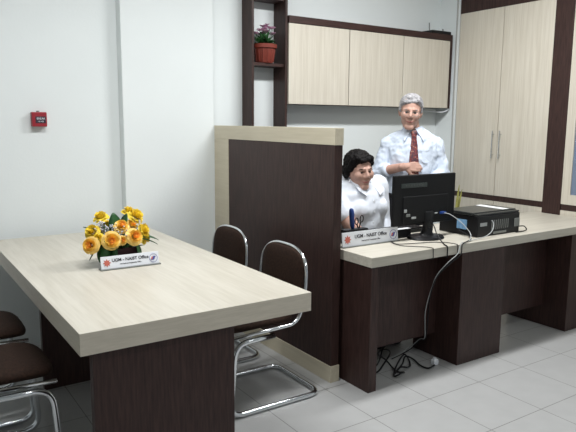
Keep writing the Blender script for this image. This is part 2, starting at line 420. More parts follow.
MB().box(XC, XC+.02, 1.9, 2.326, .847, 2.428, bev=.0015).build('door', M_lamZ, t)

# ================================================================== PARTITION
t = thing('partition', 'low dark brown partition screen with pale top edge and skirting', 'partition', (2.07, 3.3, 0))
MB().box(2.043, 2.103, 2.598, 4.012, 1.345, 1.437, bev=.0015).build('top_rail', M_part, t)
MB().box(2.043, 2.103, 3.80, 4.012, .097, 1.344, bev=.001).build('end_post', M_part, t)
MB().box(2.046, 2.100, 2.602, 3.799, .097, 1.344, bev=.001).build('panel', M_wenge, t)
MB().box(2.040, 2.104, 2.596, 4.012, 0, .096, bev=.0015).build('skirting', M_part, t)

# ================================================================== DESK
t = thing('office_desk', 'long office desk with pale top and dark brown supports', 'desk', (3.2, 2.66, 0))
MB().box(2.128, 4.420, 2.373, 2.98, .705, .76, bev=.0015).build('desktop', M_lamX, t)
MB().box(2.132, 2.190, 2.378, 2.97, 0, .704, bev=.001).build('end_support', M_wenge, t)
MB().box(2.848, 3.255, 2.378, 2.75, 0, .704, bev=.001).build('pedestal', M_wenge, t)
MB().box(3.985, 4.42, 2.378, 2.86, 0, .704, bev=.001).build('pedestal', M_wenge, t)
MB().box(2.191, 2.847, 2.565, 2.585, .155, .704).build('front_panel', M_wenge, t)
MB().box(3.256, 3.984, 2.565, 2.585, .155, .704).build('front_panel', M_wenge, t)

# ================================================================== TABLE
t = thing('meeting_table', 'pale topped meeting table on dark panels against the wall', 'table', (1.0, 3.0, 0))
b = MB(); b.box(.523, 1.496, 2.045, 3.975, .668, .75, bev=.0015)
top = b.build('tabletop', [M_lamY, M_edge], t)
for p in top.data.polygons:
    if abs(p.normal.z) < .5: p.material_index = 1
MB().box(.573, 1.140, 2.08, 2.12, 0, .667, bev=.001).build('leg_panel', M_wenge, t)
MB().box(.665, 1.235, 3.37, 3.41, 0, .667, bev=.001).build('leg_panel', M_wenge, t)

# ================================================================== VISITOR CHAIRS
def make_chair(label):
    t = thing('visitor_chair', label, 'chair', (0, 0, 0), 'brown cantilever chairs at the meeting table')
    H = .222; F = -.275; R = .275
    base = [(-.02, -H, .392), (F+.03, -H, .388), (F, -H, .015), (R, -H, .015), (R, H, .015), (F, H, .015), (F+.03, H, .388), (-.02, H, .392)]
    MB().tube(fillet(base, .075, 7), .0135, 12).build('base_tube', M_chrome, t, smooth=True)
    arch = []
    for k in range(25):
        a = PI*k/24; c = math.cos(a); s = math.sin(a)
        arch.append((.172+.02*abs(s), -math.copysign(abs(c)**.72, c)*H, .632+.178*abs(s)**.72))
    low = fillet([(F+.01, -H, .418), (.125, -H, .432), (.165, -H, .56), arch[0]], .06, 7)[:-1]
    low2 = [Vector((p.x, -p.y, p.z)) for p in reversed(low)]
    MB().tube(list(low)+[Vector(a) for a in arch]+low2, .0095, 12).build('seat_tube', M_chrome, t, smooth=True)
    # seat cushion: rounded slab with soft crown
    def slab(name, cx, fn):
        b = MB(); rs = []; n = 32
        for (s, zz) in ((.90, -.022), (.98, -.014), (1.0, 0), (.985, .012), (.93, .021), (.7, .027), (.3, .030), (.02, .031)):
            ring = []
            for k in range(n):
                a = 2*PI*k/n; c = math.cos(a); q = math.sin(a)
                u = math.copysign(abs(c)**.45, c)*s; v = math.copysign(abs(q)**.45, q)*s
                ring.append(fn(u, v, zz))
            rs.append(ring)
        b.rings(rs); return b.build(name, M_brown, t, smooth=True)
    slab('seat', 0, lambda u, v, z: Vector((-.065+u*.215, v*.2, .452+z-.02*max(0, -u)**3)))
    def bk(u, v, z):
        zz = .672+u*.132; yy = v*.203*(1 if u < 0 else 1-.16*u**3)
        return Vector((.178-z*.9+.05*(zz-.65)-.03*(v*v)*0, yy, zz))
    slab('backrest', 0, bk)
    return t
CH = [((1.630, 2.735, 0), 0, 'brown cantilever chair between table and partition, the one nearer the viewer'),
      ((1.632, 3.352, 0), 0, 'brown cantilever chair between table and partition, the one nearer the wall'),
      ((.272, 2.705, 0), PI, 'brown cantilever chair at the left edge, the nearer one with its chrome leg in view'),
      ((.272, 3.262, 0), PI, 'brown cantilever chair at the left edge, the farther one near the wall')]
c0 = make_chair(CH[0][2]); c0.location = CH[0][0]
for l, r, s in CH[1:]: dup(c0, l, r, s)

# ================================================================== NAMEPLATES
def nameplate(label, c, w, h, rz, lean):
    """upright plate; c = bottom centre, front faces local -Y"""
    t = thing('nameplate', label, 'sign', c, 'office nameplates')
    def place(z, yoff=-.0045):
        # map plate plane (x right, y up) to the leaning front face
        return Matrix.Translation(Vector(c)) @ Matrix.Rotation(rz, 4, 'Z') @ Matrix.Translation((0, 0, .005)) @ Matrix.Rotation(-lean, 4, 'X') @ Matrix.Translation((0, yoff, 0)) @ Matrix.Rotation(PI/2, 4, 'X')
    Mx = Matrix.Translation(Vector(c)) @ Matrix.Rotation(rz, 4, 'Z')
    MB().box(-w/2-.005, w/2+.005, -.016, .03, 0, .006, bev=.001, mtx=Mx).build('foot', M_grey, t)
    Ml = Mx @ Matrix.Translation((0, 0, .005)) @ Matrix.Rotation(-lean, 4, 'X')
    MB().box(-w/2, w/2, -.0035, .0035, 0, h, bev=.001, mtx=Ml).build('plate', M_white, t)
    P = place(0)
    text('lettering', 'UGM - NAIST Office', h*.36, M_ink, t, P @ Matrix.Translation((0, h*.63, 0)), bold=h*.005)
    text('small_lettering', 'International Cooperation Office', h*.135, M_ink, t, P @ Matrix.Translation((0, h*.30, 0)))
    # left emblem: red sun burst in a ring
    b = MB(); cx = -w/2+h*.48; cy = h*.47; R1 = h*.34
    pts = []
    for k in range(24):
        a = 2*PI*k/24; r = R1 if k % 3 == 0 else R1*.62; pts.append(P @ Vector((cx+r*math.cos(a), cy+r*math.sin(a), 0)))
    nrm = (P.to_3x3() @ Vector((0, 0, 1)))*.0008
    b.poly(pts, nrm)
    b.build('left_emblem', M_tagR, t, label='red many-pointed sun emblem')
    cx = w/2-h*.48
    b = MB(); b.tube([P @ Vector((cx+R1*math.cos(2*PI*k/28), cy+R1*math.sin(2*PI*k/28), 0)) for k in range(28)], h*.016, 6, close=True)
    b.poly([P @ Vector((cx-R1*.62, cy-R1*.45, 0)), P @ Vector((cx+R1*.12, cy-R1*.45, 0)), P @ Vector((cx+R1*.62, cy+R1*.45, 0)), P @ Vector((cx-R1*.12, cy+R1*.45, 0))], nrm)
    b.mi = 1
    b.poly([P @ Vector((cx-R1*.70, cy-R1*.30, 0)), P @ Vector((cx-R1*.35, cy-R1*.30, 0)), P @ Vector((cx-R1*.05, cy+R1*.35, 0)), P @ Vector((cx-R1*.4, cy+R1*.35, 0))], nrm*1.4)
    b.build('right_emblem', [M_tagB, M_tagR], t, label='blue ring emblem with slanted bars')
    return t
nameplate('white office nameplate standing in front of the yellow flowers', (1.002, 2.885, .7505), .292, .060, -.02, math.radians(12))
nameplate('white office nameplate on the desk corner beside the partition', (2.372, 2.658, .7605), .43, .080, 0, math.radians(6))

# ================================================================== FLOWERS
FX, FY, FZ = .985, 3.0, .7505
t = thing('flower_arrangement', 'yellow and orange roses with dark leaves in a low planter', 'flowers', (FX, FY, FZ))
b = MB(); rs = []
for (s, z) in ((.82, 0), (.86, .004), (1.0, .085), (.97, .087), (.9, .07), (.2, .068)):
    rs.append([Vector((FX+s*.098*math.copysign(abs(math.cos(a))**.5, math.cos(a)), FY+s*.06*math.copysign(abs(math.sin(a))**.5, math.sin(a)), FZ+z)) for a in [2*PI*(k+.5)/32 for k in range(32)]])
b.rings(rs); b.build('planter', M_maroon, t, smooth='auto')
def broadleaf(p, d, L, w, droop, tw=0, m=M_green, name='leaf'):
    b = MB(); leaf(b, p, d, L, w, droop, n=10, twist=tw); b.build(name, m, t, smooth=True)
# two broad leaves wrapped on the planter front, others around
for (x, w, dx) in ((FX-.085, .075, -.02), (FX+.065, .075, .12), (FX-.045, .05, -.1)):
    broadleaf((x, FY-.064, FZ+.105), (dx, -.08, -1), .10, w, -.05, 0)
broadleaf((FX-.02, FY+.0, FZ+.14), (-.02, .1, 1), .125, .075, .05)
broadleaf((FX+.02, FY-.0, FZ+.16), (.3, .1, 1), .10, .06, .05)
broadleaf((FX-.03, FY-.0, FZ+.12), (-.5, .1, .8), .12, .06, .1)
broadleaf((FX+.09, FY-.02, FZ+.135), (1, 0, -.05), .115, .026, .25, .4)
broadleaf((FX+.09, FY-.03, FZ+.125), (1, -.2, -.2), .10, .022, .2, -.3)
broadleaf((FX-.10, FY-.03, FZ+.11), (-.75, -.2, -.5), .08, .045, .3, .5)
broadleaf((FX-.09, FY-.04, FZ+.10), (-.35, -.3, -.8), .075, .05, .1, -.5)
broadleaf((FX-.08, FY-.0, FZ+.15), (-.7, .2, .45), .11, .05, .1, .3)
rnd = random.Random(11)
b = MB()
for k in range(46):
    a = rnd.uniform(0, 2*PI); el = rnd.uniform(.1, 1.3)
    leaf(b, (FX+rnd.uniform(-.08, .08), FY+rnd.uniform(-.045, .045), FZ+.07), (1.2*math.cos(a)*math.cos(el), .8*math.sin(a)*math.cos(el), math.sin(el)), rnd.uniform(.08, .13), .035, .1, twist=rnd.uniform(-1, 1))
b.build('inner_foliage', M_green, t)
def rose(c, r, out, kind):
    c = Vector(c); out = Vector(out).normalized()
    z = out; x = z.orthogonal().normalized(); y = z.cross(x)
    Bm = Matrix((x, y, z)).transposed()
    b = MB()
    b.cap(Vector((FX, FY, FZ+.06)), .002, c-out*r*.3, .002, n=6)
    lay = [(6, 1.0, .30, 1.05, 1), (6, .88, .55, 1.0, 1), (5, .70, .78, 1.0, 2), (5, .52, .92, .95, 2), (4, .34, 1.0, .9, 3), (3, .18, 1.0, .8, 3)]
    b.mi = 3; b.ell(c+out*r*.22, (r*.24, r*.24, r*.24), 10, 8)
    for li, (n, rad, hh, w, mi) in enumerate(lay):
        b.mi = mi
        for k in range(n):
            a0 = 2*PI*(k/n+li*.137)+rnd.uniform(-.28, .28); half = w*PI/n*1.3; G = []
            for i in range(5):
                s = i/4; row = []
                for j in range(6):
                    aa = a0+half*(2*j/5-1)*(.55+.45*math.sin(PI*min(1, .25+s*.6)))
                    flare = rad*(.25+.75*s**.8)+(.10*rad*(s**4))
                    edge = -.12*abs(2*j/5-1)**2*s
                    zz = -.35+hh*s*1.05+edge-(.25*s**4 if li < 2 else .05*s**4)+rnd.uniform(-.06, .06)*s
                    row.append(b.bm.verts.new(c+Bm @ (Vector((flare*math.cos(aa), flare*math.sin(aa), zz))*r)))
                G.append(row)
            for i in range(4):
                for j in range(5):
                    f = b.bm.faces.new((G[i][j], G[i][j+1], G[i+1][j+1], G[i+1][j])); f.material_index = mi
    mats = {0: [M_green, M_rose_p, M_rose_o, M_rose_i], 1: [M_green, M_rose_y, M_rose_y, M_rose_y]}[kind]
    return b.build('rose', mats, t, smooth=True)
RO = [((.908, 3.04, .990), .036, 1, (-.35, -.2, .9)), ((1.062, 3.06, 1.002), .036, 1, (.2, -.2, 1)), ((1.085, 3.02, .985), .040, 1, (.45, -.6, .7)),
      ((.850, 3.00, .928), .036, 1, (-.7, -.5, .6)), ((.991, 2.97, .946), .040, 0, (-.05, -.75, .75)), ((1.054, 3.0, .943), .034, 0, (.3, -.7, .6)),
      ((1.115, 3.0, .912), .038, 1, (.8, -.5, .4)), ((.825, 2.95, .868), .044, 0, (-.6, -.8, .15)), ((.921, 2.92, .886), .048, 0, (-.2, -1, .25)),
      ((.979, 2.93, .880), .026, 0, (0, -1, .1)), ((1.039, 2.92, .896), .046, 0, (.1, -1, .35)), ((.868, 2.97, .892), .030, 1, (-.4, -.8, .4)), ((1.118, 2.99, .872), .034, 1, (.8, -.6, 0)),
      ((.95, 3.09, .93), .036, 1, (-.3, .8, .6)), ((1.04, 3.09, .92), .036, 0, (.3, .8, .5))]
for c, r, kd, od in RO: rose(c, r*(.92, 1.05)[kd], (od[0]+rnd.uniform(-.15, .15), od[1], od[2]+rnd.uniform(-.1, .2)), kd)
b = MB()
for (cx, cy, cz, n) in ((.900, 3.00, .958, 30), (.932, 2.985, .942, 30), (.990, 2.945, .918, 12), (1.083, 3.0, .950, 22)):
    for k in range(n):
        p = Vector((cx+rnd.gauss(0, .016), cy+rnd.gauss(0, .014), cz+rnd.gauss(0, .013)))
        b.ell(p, (.0042, .0042, .0035), 6, 4)
        if k % 3 == 0: b.cap(p, .0006, (FX+(p.x-FX)*.4, FY, FZ+.09), .0006, n=4)
o = b.build('filler_blossoms', mat('tiny_white_blossom', (0.62, 0.64, 0.70), .7), t); o['kind'] = 'stuff'; o['label'] = 'tiny whitish filler blossoms'

# ================================================================== FIRE ALARM
t = thing('fire_alarm', 'small red fire alarm call point on the white wall', 'alarm', (.852, YB, 1.475))
MB().box(.813, .901, YB-.048, YB-.0005, 1.425, 1.515, bev=.005).build('housing', M_red, t)
MB().box(.832, .893, YB-.0505, YB-.047, 1.447, 1.488, bev=.001).build('window', mat('alarm_window', (.05, .035, .05), .25), t)
text('lettering', 'BREAK', .017, M_white, t, Matrix.Translation((.864, YB-.0515, 1.474)) @ Matrix.Rotation(PI/2, 4, 'X'))
text('small_lettering', 'GLASS', .011, M_white, t, Matrix.Translation((.864, YB-.0515, 1.457)) @ Matrix.Rotation(PI/2, 4, 'X'))
MB().cyl((.852, YB-.03, 1.514), (.852, YB-.03, 1.523), .009).build('cable_gland', M_grey, t)

# ================================================================== MONITOR
t = thing('computer_monitor', 'black flat monitor on the desk with its back to the viewer', 'monitor', (2.805, 2.64, .76))
MX = .025; n_before = set(bpy.data.objects)
b = MB(); b.box(2.490, 3.018, 2.625, 2.650, .852, 1.158, bev=.006)
b.box(2.56, 2.95, 2.618, 2.626, .866, 1.03, bev=.004)
hb = b.build('housing', M_blackm, t)
MB().box(2.50, 3.008, 2.650, 2.652, .868, 1.148).build('screen', mat('screen_glass', (.02, .025, .03), .1), t)
MB().box(2.545, 2.76, 2.6225, 2.6255, 1.082, 1.108, bev=.001).build('maker_strip', mat('strip_grey', (.035, .045, .042), .35), t, label='slightly lighter strip with raised lettering')
b = MB()
for k in range(7): b.box(2.575+k*.022, 2.590+k*.022, 2.6205, 2.6226, 1.090, 1.101)
b.build('raised_marks', mat('raised_mark_grey', (.06, .065, .06), .4), t)
b = MB(); b.box(2.745, 2.815, 2.606, 2.640, .80, .93, bev=.01); b.lathe([(.045, .766), (.036, .80), (.03, .83)], (2.78, 2.63, 0)); b.build('stand_neck', M_black, t, smooth='auto')
MB().lathe([(.125, .7605), (.128, .764), (.12, .774), (.05, .782), (.045, .79)], (2.775, 2.632, 0), 40, 1, .78).build('stand_base', M_black, t, smooth='auto')
for (x, z, w, hh, m) in ((2.568, .935, .018, .018, M_cgrey), (2.585, .908, .03, .016, M_grey), (2.63, .892, .035, .012, M_cgrey), (2.83, .910, .022, .007, M_cgrey)):
    MB().box(x, x+w, 2.612, 2.619, z, z+hh, bev=.001).build('connector', m, t)
MB().box(2.875, 2.915, 2.597, 2.619, .905, .920, bev=.003).build('video_plug', M_blue, t, label='blue video plug')

for o_ in set(bpy.data.objects)-n_before:
    if o_.data: o_.data.transform(Matrix.Translation((MX, 0, 0)))

# low black box behind the nameplate
t = thing('keyboard', 'black keyboard lying on the desk between nameplate and monitor', 'keyboard', (2.74, 2.84, .76))
MB().box(2.53, 2.98, 2.80, 2.93, .7605, .782, bev=.004).build('body', M_black, t)
for r in range(4):
    for k in range(14):
        MB().box(2.54+k*.031, 2.566+k*.031, 2.81+r*.03, 2.835+r*.03, .782, .790, bev=.001).build('key', M_black, t)
o = MB().box(2.47, 2.74, 2.70, 2.735, .7605, .815, bev=.002)
o.mi = 1; o.box(2.47, 2.74, 2.70, 2.735, .815, .8165)
o = o.build('desk_box', [M_black, M_plain], base=(2.60, 2.715, .76)); tag(o, 'low black box with a white top lying left of the monitor stand', 'box')

# pen stand: dark base, blue pen, black handled scissors
t = thing('pen_stand', 'dark pen stand with blue pen and scissors in front of the woman', 'pen holder', (2.34, 2.76, .76))
MB().box(2.24, 2.42, 2.735, 2.785, .7605, .842, bev=.006).build('base', M_black, t)
b = MB(); b.tube([(2.318, 2.76, .84), (2.312, 2.76, .86), (2.306, 2.76, .93), (2.303, 2.76, .958), (2.302, 2.76, .965)], 0, 14, rad=[.008, .014, .016, .013, .006]); b.build('blue_pen', M_blue, t, smooth=True)
b = MB()
for (cx, cz) in ((2.345, .885), (2.385, .897)):
    b.tube([(cx+.012*math.cos(a), 2.76, cz+.02*math.sin(a)) for a in [2*PI*k/18 for k in range(18)]], .0032, 8, close=True)
b.cap((2.348, 2.76, .866), .004, (2.36, 2.76, .84), .004); b.cap((2.378, 2.76, .878), .004, (2.365, 2.76, .84), .004)
b.build('scissors', M_black, t, smooth=True)

# ================================================================== PRINTER
t = thing('printer', 'black flatbed printer at the front edge of the desk', 'printer', (3.28, 2.62, .76))
b = MB(); b.box(3.075, 3.497, 2.462, 2.775, .7605, .892, bev=.006); b.build('body', M_black, t)
b = MB(); b.box(3.068, 3.503, 2.50, 2.735, .893, .912, bev=.005); b.box(3.075, 3.497, 2.468, 2.499, .893, .905, bev=.004); b.build('lid', mat('printer_lid', (.02, .022, .022), .28), t)
MB().box(3.0735, 3.0755, 2.545, 2.625, .800, .862).build('sticker', M_lblue, t, label='light blue sticker on the side')
MB().box(3.10, 3.165, 2.4605, 2.4625, .828, .850).build('rating_label', M_cgrey, t)
b = MB()
for k in range(9): b.box(3.21+k*.02, 3.217+k*.02, 2.4595, 2.4625, .80, .86)
b.build('vent', M_grey, t)
MB().box(3.44, 3.49, 2.456, 2.463, .80, .855, bev=.002).build('power_inlet', M_grey, t)
MB().box(3.23, 3.36, 2.459, 2.463, .77, .785, bev=.001).build('paper_slot', M_grey, t)
o = MB().box(3.375, 3.435, 2.505, 2.732, .9125, .9140).build('lid_strip', M_plain, base=(3.38, 2.65, .9125)); tag(o, 'thin white strip lying on the printer lid', 'paper')  # thin flat white strip across the right part of the printer lid

# yellow green upright leaves behind the printer
t = thing('desk_leaf_plant', 'two thin yellow-green upright leaves in a small pot behind the printer', 'plant', (3.375, 2.90, .76))
MB().lathe([(.022, .7605), (.03, .80), (.032, .80), (.026, .795), (.004, .793)], (3.375, 2.90, 0), 20).build('pot', M_black, t, smooth='auto')
for dx, L, w in ((.035, .25, .024), (.075, .22, .020)):
    b = MB(); leaf(b, (3.37+dx*.2, 2.90, .79), (dx*3, 0, 1), L, w, 0, n=8); b.build('leaf', M_olive, t)

# ================================================================== CABLES ON AND BELOW THE DESK
def cable(name, pts, r, m, label, grp=None):
    p = spline(pts, 8); o = MB().tube(p, r, 8).build(name, m, smooth=True, base=pts[0]); tag(o, label, 'cable', grp); return o
YD = 2.366
DROP = [(2.812, 2.364, .767), (2.775, 2.352, .713), (2.717, 2.366, .669), (2.662, 2.40, .592), (2.672, 2.45, .488), (2.697, 2.50, .391), (2.727, 2.54, .30), (2.744, 2.552, .216), (2.750, 2.558, .14), (2.75, 2.60, .12), (2.73, 2.66, .05), (2.66, 2.69, .010), (2.57, 2.67, .008)]
cable('video_cable', [(2.92, 2.600, .912), (2.935, 2.56, .905), (2.97, 2.50, .86), (2.985, 2.44, .80), (2.93, 2.40, .77), (2.86, 2.382, .766)]+DROP, 0.0026, M_cgrey, 'grey cable from the blue monitor plug hanging in front of the desk')
cable('power_cable', [(3.073, 2.60, .79), (3.04, 2.50, .772), (2.98, 2.43, .768), (2.90, 2.39, .768)]+[(x+.012+.012*math.sin(k*1.3), y-.002, z-.006) for k, (x, y, z) in enumerate(DROP)], .0036, M_black, 'black power cable hanging down the desk front beside the grey one')
cable('usb_cable', [(3.20, 2.455, .862), (3.205, 2.442, .84), (3.17, 2.425, .80), (3.10, 2.415, .775), (3.02, 2.41, .768), (2.93, 2.40, .768)],
      .0028, M_cgrey, 'short grey cable looping round the near corner of the printer')
cable('printer_lead', [(3.47, 2.452, .80), (3.51, 2.435, .80), (3.53, 2.43, .775), (3.50, 2.44, .765), (3.44, 2.445, .765)],
      .0035, M_black, 'small black cable loop at the right end of the printer')
cable('monitor_cable', [(2.80, 2.597, .87), (2.78, 2.55, .85), (2.76, 2.50, .80), (2.75, 2.45, .768), (2.715, 2.40, .766), (2.70, 2.372, .765), (2.70, 2.364, .755), (2.70, 2.364, .72), (2.70, 2.367, .698), (2.70, 2.40, .696)],
      .0035, M_black, 'black cable running from the monitor neck over the desk edge')
cable('mouse_cable', [(2.55, 2.69, .7645), (2.50, 2.60, .7645), (2.50, 2.56, .7645), (2.58, 2.53, .7645), (2.70, 2.50, .7645), (2.78, 2.44, .7645), (2.79, 2.378, .7645), (2.79, 2.368, .76), (2.79, 2.366, .735), (2.79, 2.368, .702), (2.79, 2.40, .699)],
      .0022, M_black, 'thin black cable crossing the desktop in front of the monitor base')
cable('keyboard_cable', [(2.54, 2.69, .7645), (2.485, 2.58, .7645), (2.485, 2.51, .7645), (2.52, 2.47, .7645), (2.57, 2.42, .7645), (2.585, 2.378, .7645), (2.585, 2.368, .76), (2.585, 2.366, .735), (2.585, 2.368, .702), (2.585, 2.40, .699)],
      .0022, M_black, 'thin black cable dropping over the desk edge nearer the nameplate')
# floor tangle
TG = [(2.355, 2.551), (2.462, 2.607), (2.594, 2.695), (2.639, 2.808), (2.53, 2.736), (2.483, 2.612), (2.46, 2.501), (2.469, 2.443), (2.424, 2.422), (2.40, 2.454), (2.492, 2.534), (2.645, 2.623), (2.618, 2.544), (2.542, 2.484), (2.48, 2.488), (2.435, 2.483), (2.544, 2.537), (2.627, 2.595), (2.681, 2.58), (2.647, 2.488), (2.654, 2.43), (2.723, 2.441)]
pts = [(2.21, 2.60, .12), (2.23, 2.57, .05), (2.27, 2.55, .012)]+[(x, y, .010+.012*((k*7) % 3)*(0 < k < 18)) for k, (x, y) in enumerate(TG)]
cable('extension_cord', pts, .0052, M_black, 'black cord bundled in a tangle on the floor under the desk')
cable('floor_cable', [(2.25, 2.70, .30), (2.23, 2.66, .12), (2.25, 2.62, .02), (2.32, 2.60, .008), (2.42, 2.63, .008), (2.52, 2.70, .03), (2.50, 2.64, .20), (2.505, 2.58, .20)], .005, M_black, 'black cable rising from the floor behind the tangle under the desk')
o = MB(); o.box(2.725, 2.765, 2.447, 2.477, .002, .036, bev=.004); o.cyl((2.745, 2.462, .036), (2.745, 2.462, .045), .012)
o = o.build('plug', M_white, base=(2.745, 2.462, 0)); tag(o, 'white plug lying on the floor beside the desk pedestal', 'plug')
cable('white_wall_lead', [(2.195, 2.58, .10), (2.20, 2.60, .17), (2.24, 2.60, .185), (2.34, 2.60, .18)], .003, M_white, 'short white lead near the floor inside the desk end support')

# ================================================================== PEOPLE
def remesh(mb, name, m, parent, voxel, smooth_it=6, label=None, disp=None):
    me = mb.mesh(name+'_src', m); tmp = bpy.data.objects.new(name+'_src', me); COL.objects.link(tmp)
    md = tmp.modifiers.new('r', 'REMESH'); md.mode = 'VOXEL'; md.voxel_size = voxel
    sm = tmp.modifiers.new('s', 'SMOOTH'); sm.factor = .5; sm.iterations = smooth_it
    if disp:
        tx = bpy.data.textures.new(name+'_folds', 'CLOUDS'); tx.noise_scale = disp[1]
        dm = tmp.modifiers.new('d', 'DISPLACE'); dm.texture = tx; dm.strength = disp[0]; dm.mid_level = .5
        s2 = tmp.modifiers.new('s2', 'SMOOTH'); s2.factor = .5; s2.iterations = 2
    dg = bpy.context.evaluated_depsgraph_get(); dg.update()
    out = bpy.data.meshes.new_from_object(tmp.evaluated_get(dg)); bpy.data.objects.remove(tmp, do_unlink=True)
    out.name = name; out.materials.clear(); out.materials.append(m)
    for p in out.polygons: p.use_smooth = True
    o = bpy.data.objects.new(name, out); COL.objects.link(o); o.parent = parent
    if label: o['label'] = label
    return o

def hand(b, w, d, n, curl=.5, thumb=1, s=1.0):
    """w wrist, d pointing direction, n palm normal, thumb side sign along d x n"""
    w = Vector(w); d = Vector(d).normalized(); n = Vector(n).normalized(); n = (n-d*n.dot(d)).normalized(); sd = d.cross(n)*thumb
    b.cap(w-d*.02*s, .022*s, w+d*.02*s, .024*s)
    for k, (o, L, r) in enumerate(((.028, .068, .0088), (.010, .075, .0090), (-.009, .070, .0086), (-.026, .056, .0078))):
        o *= s; L *= s; r *= s
        k0 = w+sd*o*.6+d*.02*s; k1 = w+sd*o+d*(.082-.006*abs(k-1))*s
        b.cap(k0, .013*s, k1, .0115*s, n=8)
        ang = 0; p = k1; dd = d
        for q, (seg, cu) in enumerate(((.45, .5), (.32, .9), (.25, .7))):
            ang += curl*cu; dd = d*math.cos(ang)+n*math.sin(ang); e = p+dd*L*seg; b.cap(p, r*(1-.06*q), e, r*(.94-.08*q), n=8); p = e
    p = w+sd*.024*s+d*.022*s; q = p+(sd*.75+d*.65+n*.25).normalized()*.038*s; e = q+(d*.85+sd*.15+n*.45).normalized()*.03*s; e2 = e+(d*.85-sd*.1+n*.5).normalized()*.024*s
    b.cap(p, .015*s, q, .0115*s, n=8); b.cap(q, .0105*s, e, .0095*s, n=8); b.cap(e, .0092*s, e2, .008*s, n=8)

def head_prims(b, H, fem=False):
    """head in its own frame (centre of skull at origin, facing -Y); H maps to figure space"""
    R3 = H.to_3x3(); s = H.median_scale
    def E(c, r): b.ell(H @ Vector(c), tuple(q*s for q in r), 20, 14, mtx=R3.normalized())
    def C(p, r, q, r2=None): b.cap(H @ Vector(p), r*s, H @ Vector(q), (r if r2 is None else r2)*s)
    E((0, .012, .035), (.074, .093, .086))
    E((0, -.018, -.025), ((.068 if fem else .062), .074, .085))
    E((0, -.03, -.06), ((.056 if fem else .046), .054, .050))
    C((-.012, -.070, -.094), .021, (.012, -.070, -.094))
    for sx in (-1, 1):
        E((sx*.038, -.060, -.018), ((.033 if fem else .028), .028, .032))
        C((sx*.045, -.055, .018), .014, (sx*.014, -.084, .028), .012)
        C((sx*.012, -.098, -.022), .0085, (sx*.010, -.094, -.02))
        E((sx*.072, .008, -.008), (.010, .020, .031)); E((sx*.077, .016, 0), (.008, .012, .026))
        C((sx*.038, -.014, -.068), (.022 if fem else .019), (sx*.018, -.052, -.088), .019)
    C((0, -.086, .020), .0085, (0, -.108, -.014), .0125)
    C((-.016, -.086, -.052), .0075, (.016, -.086, -.052)); C((-.012, -.084, -.062), .0085, (.012, -.084, -.062))

def head_extras(parent, H, fem=False, lidm=None):
    R3 = H.to_3x3()
    for sx in (-1, 1):
        b = MB(); b.ell(H @ Vector((sx*.029, -.0715, .003)), (.0125, .0125, .0075), 14, 10, mtx=R3)
        o = b.build('eye', [M_wht, M_black], parent, smooth=True)
        cc = H @ Vector((sx*.029, -.0715-.0125, .002))
        for p in o.data.polygons:
            if (p.center-(cc-Vector(orig(parent))*0)).length < .0095: p.material_index = 1
        b = MB(); b.tube([H @ Vector((sx*(.012+.009*k), -.0885+.0022*k*k*.6, .0265-.0012*k+.005*math.sin(PI*k/4))) for k in range(5)], 0, 6, rad=[.002, .0032, .003, .0025, .0012])
        b.build('eyebrow', M_hairb if fem else M_hairg, parent)
        b = MB(); b.tube([H @ Vector((sx*(.015+.007*k), -.0865+.0018*k*k*.5, .0075+.004*math.sin(PI*k/4))) for k in range(5)], 0, 6, rad=[.001, .0016, .0017, .0015, .0008])
        b.build('eyelash_line', M_hairb, parent)
    b = MB(); b.tube([H @ Vector((x, -.0965+abs(x)**1.5*3.0, -.057+abs(x)*(.15 if fem else .22))) for x in (-.028, -.018, -.008, 0, .008, .018, .028)], 0, 8, rad=[.0012, .0028, .0036, .0034, .0036, .0028, .0012])
    b.build('lips', M_lip, parent, smooth=True)

def surf_y(bv, x, z, y0=-.6):
    h = bv.ray_cast(Vector((x, y0, z)), Vector((0, 1, 0)))
    return h[0].y if h[0] else 0
def bvh_of(o): return BVHTree.FromPolygons([v.co for v in o.data.vertices], [p.vertices for p in o.data.polygons])

def hair_vol(parent, H, m, parts, voxel, disp, name='hair'):
    b = MB(); R3 = H.to_3x3().normalized(); sc = H.median_scale
    for p in parts:
        if len(p) == 2: b.ell(H @ Vector(p[0]), tuple(q*sc for q in p[1]), 24, 16, mtx=R3)
        else: b.cap(H @ Vector(p[0]), p[1]*sc, H @ Vector(p[2]), p[3]*sc)
    return remesh(b, name, m, parent, voxel, 3, disp=disp)

# ---- standing man
man = thing('person', 'grey-haired man in glasses, white shirt and red tie standing with folded arm', 'person', (0, 0, 0))
Hm = Matrix.Translation((-.026, -.046, 1.545)) @ Matrix.Rotation(math.radians(-6), 4, 'Z') @ Matrix.Rotation(math.radians(8), 4, 'X') @ Matrix.Rotation(math.radians(5), 4, 'Y') @ Matrix.Scale(1.07, 4)
b = MB()
head_prims(b, Hm)
b.cap((-.02, .0, 1.49), .060, (0, .018, 1.36), .068)
tors = [(.78, .12, .09, 0, 0), (.84, .165, .115, 0, 0), (.92, .165, .12, 0, 0), (1.02, .16, .118, 0, -.005), (1.12, .165, .118, 0, -.005), (1.22, .175, .115, 0, 0), (1.30, .180, .105, 0, .008), (1.36, .15, .088, 0, .012), (1.405, .085, .070, 0, .015)]
b.loft(tors)
ARM = {-1: [(-.180, .012, 1.312), (-.245, -.01, 1.095), (-.075, -.20, 1.150)], 1: [(.180, .012, 1.312), (.238, .01, 1.085), (.10, -.185, .985)]}
for s in (-1, 1):
    S, E_, Wr = [Vector(p) for p in ARM[s]]
    b.cap(S, .048, E_, .040); b.cap(E_, .042, Wr, .030)
hand(b, ARM[-1][2], (.95, -.05, .02), (.1, 1, -.2), curl=.8, thumb=-1, s=1.05)
hand(b, ARM[1][2], (-.8, -.35, -.1), (-.3, .9, -.2), curl=.5, thumb=1)
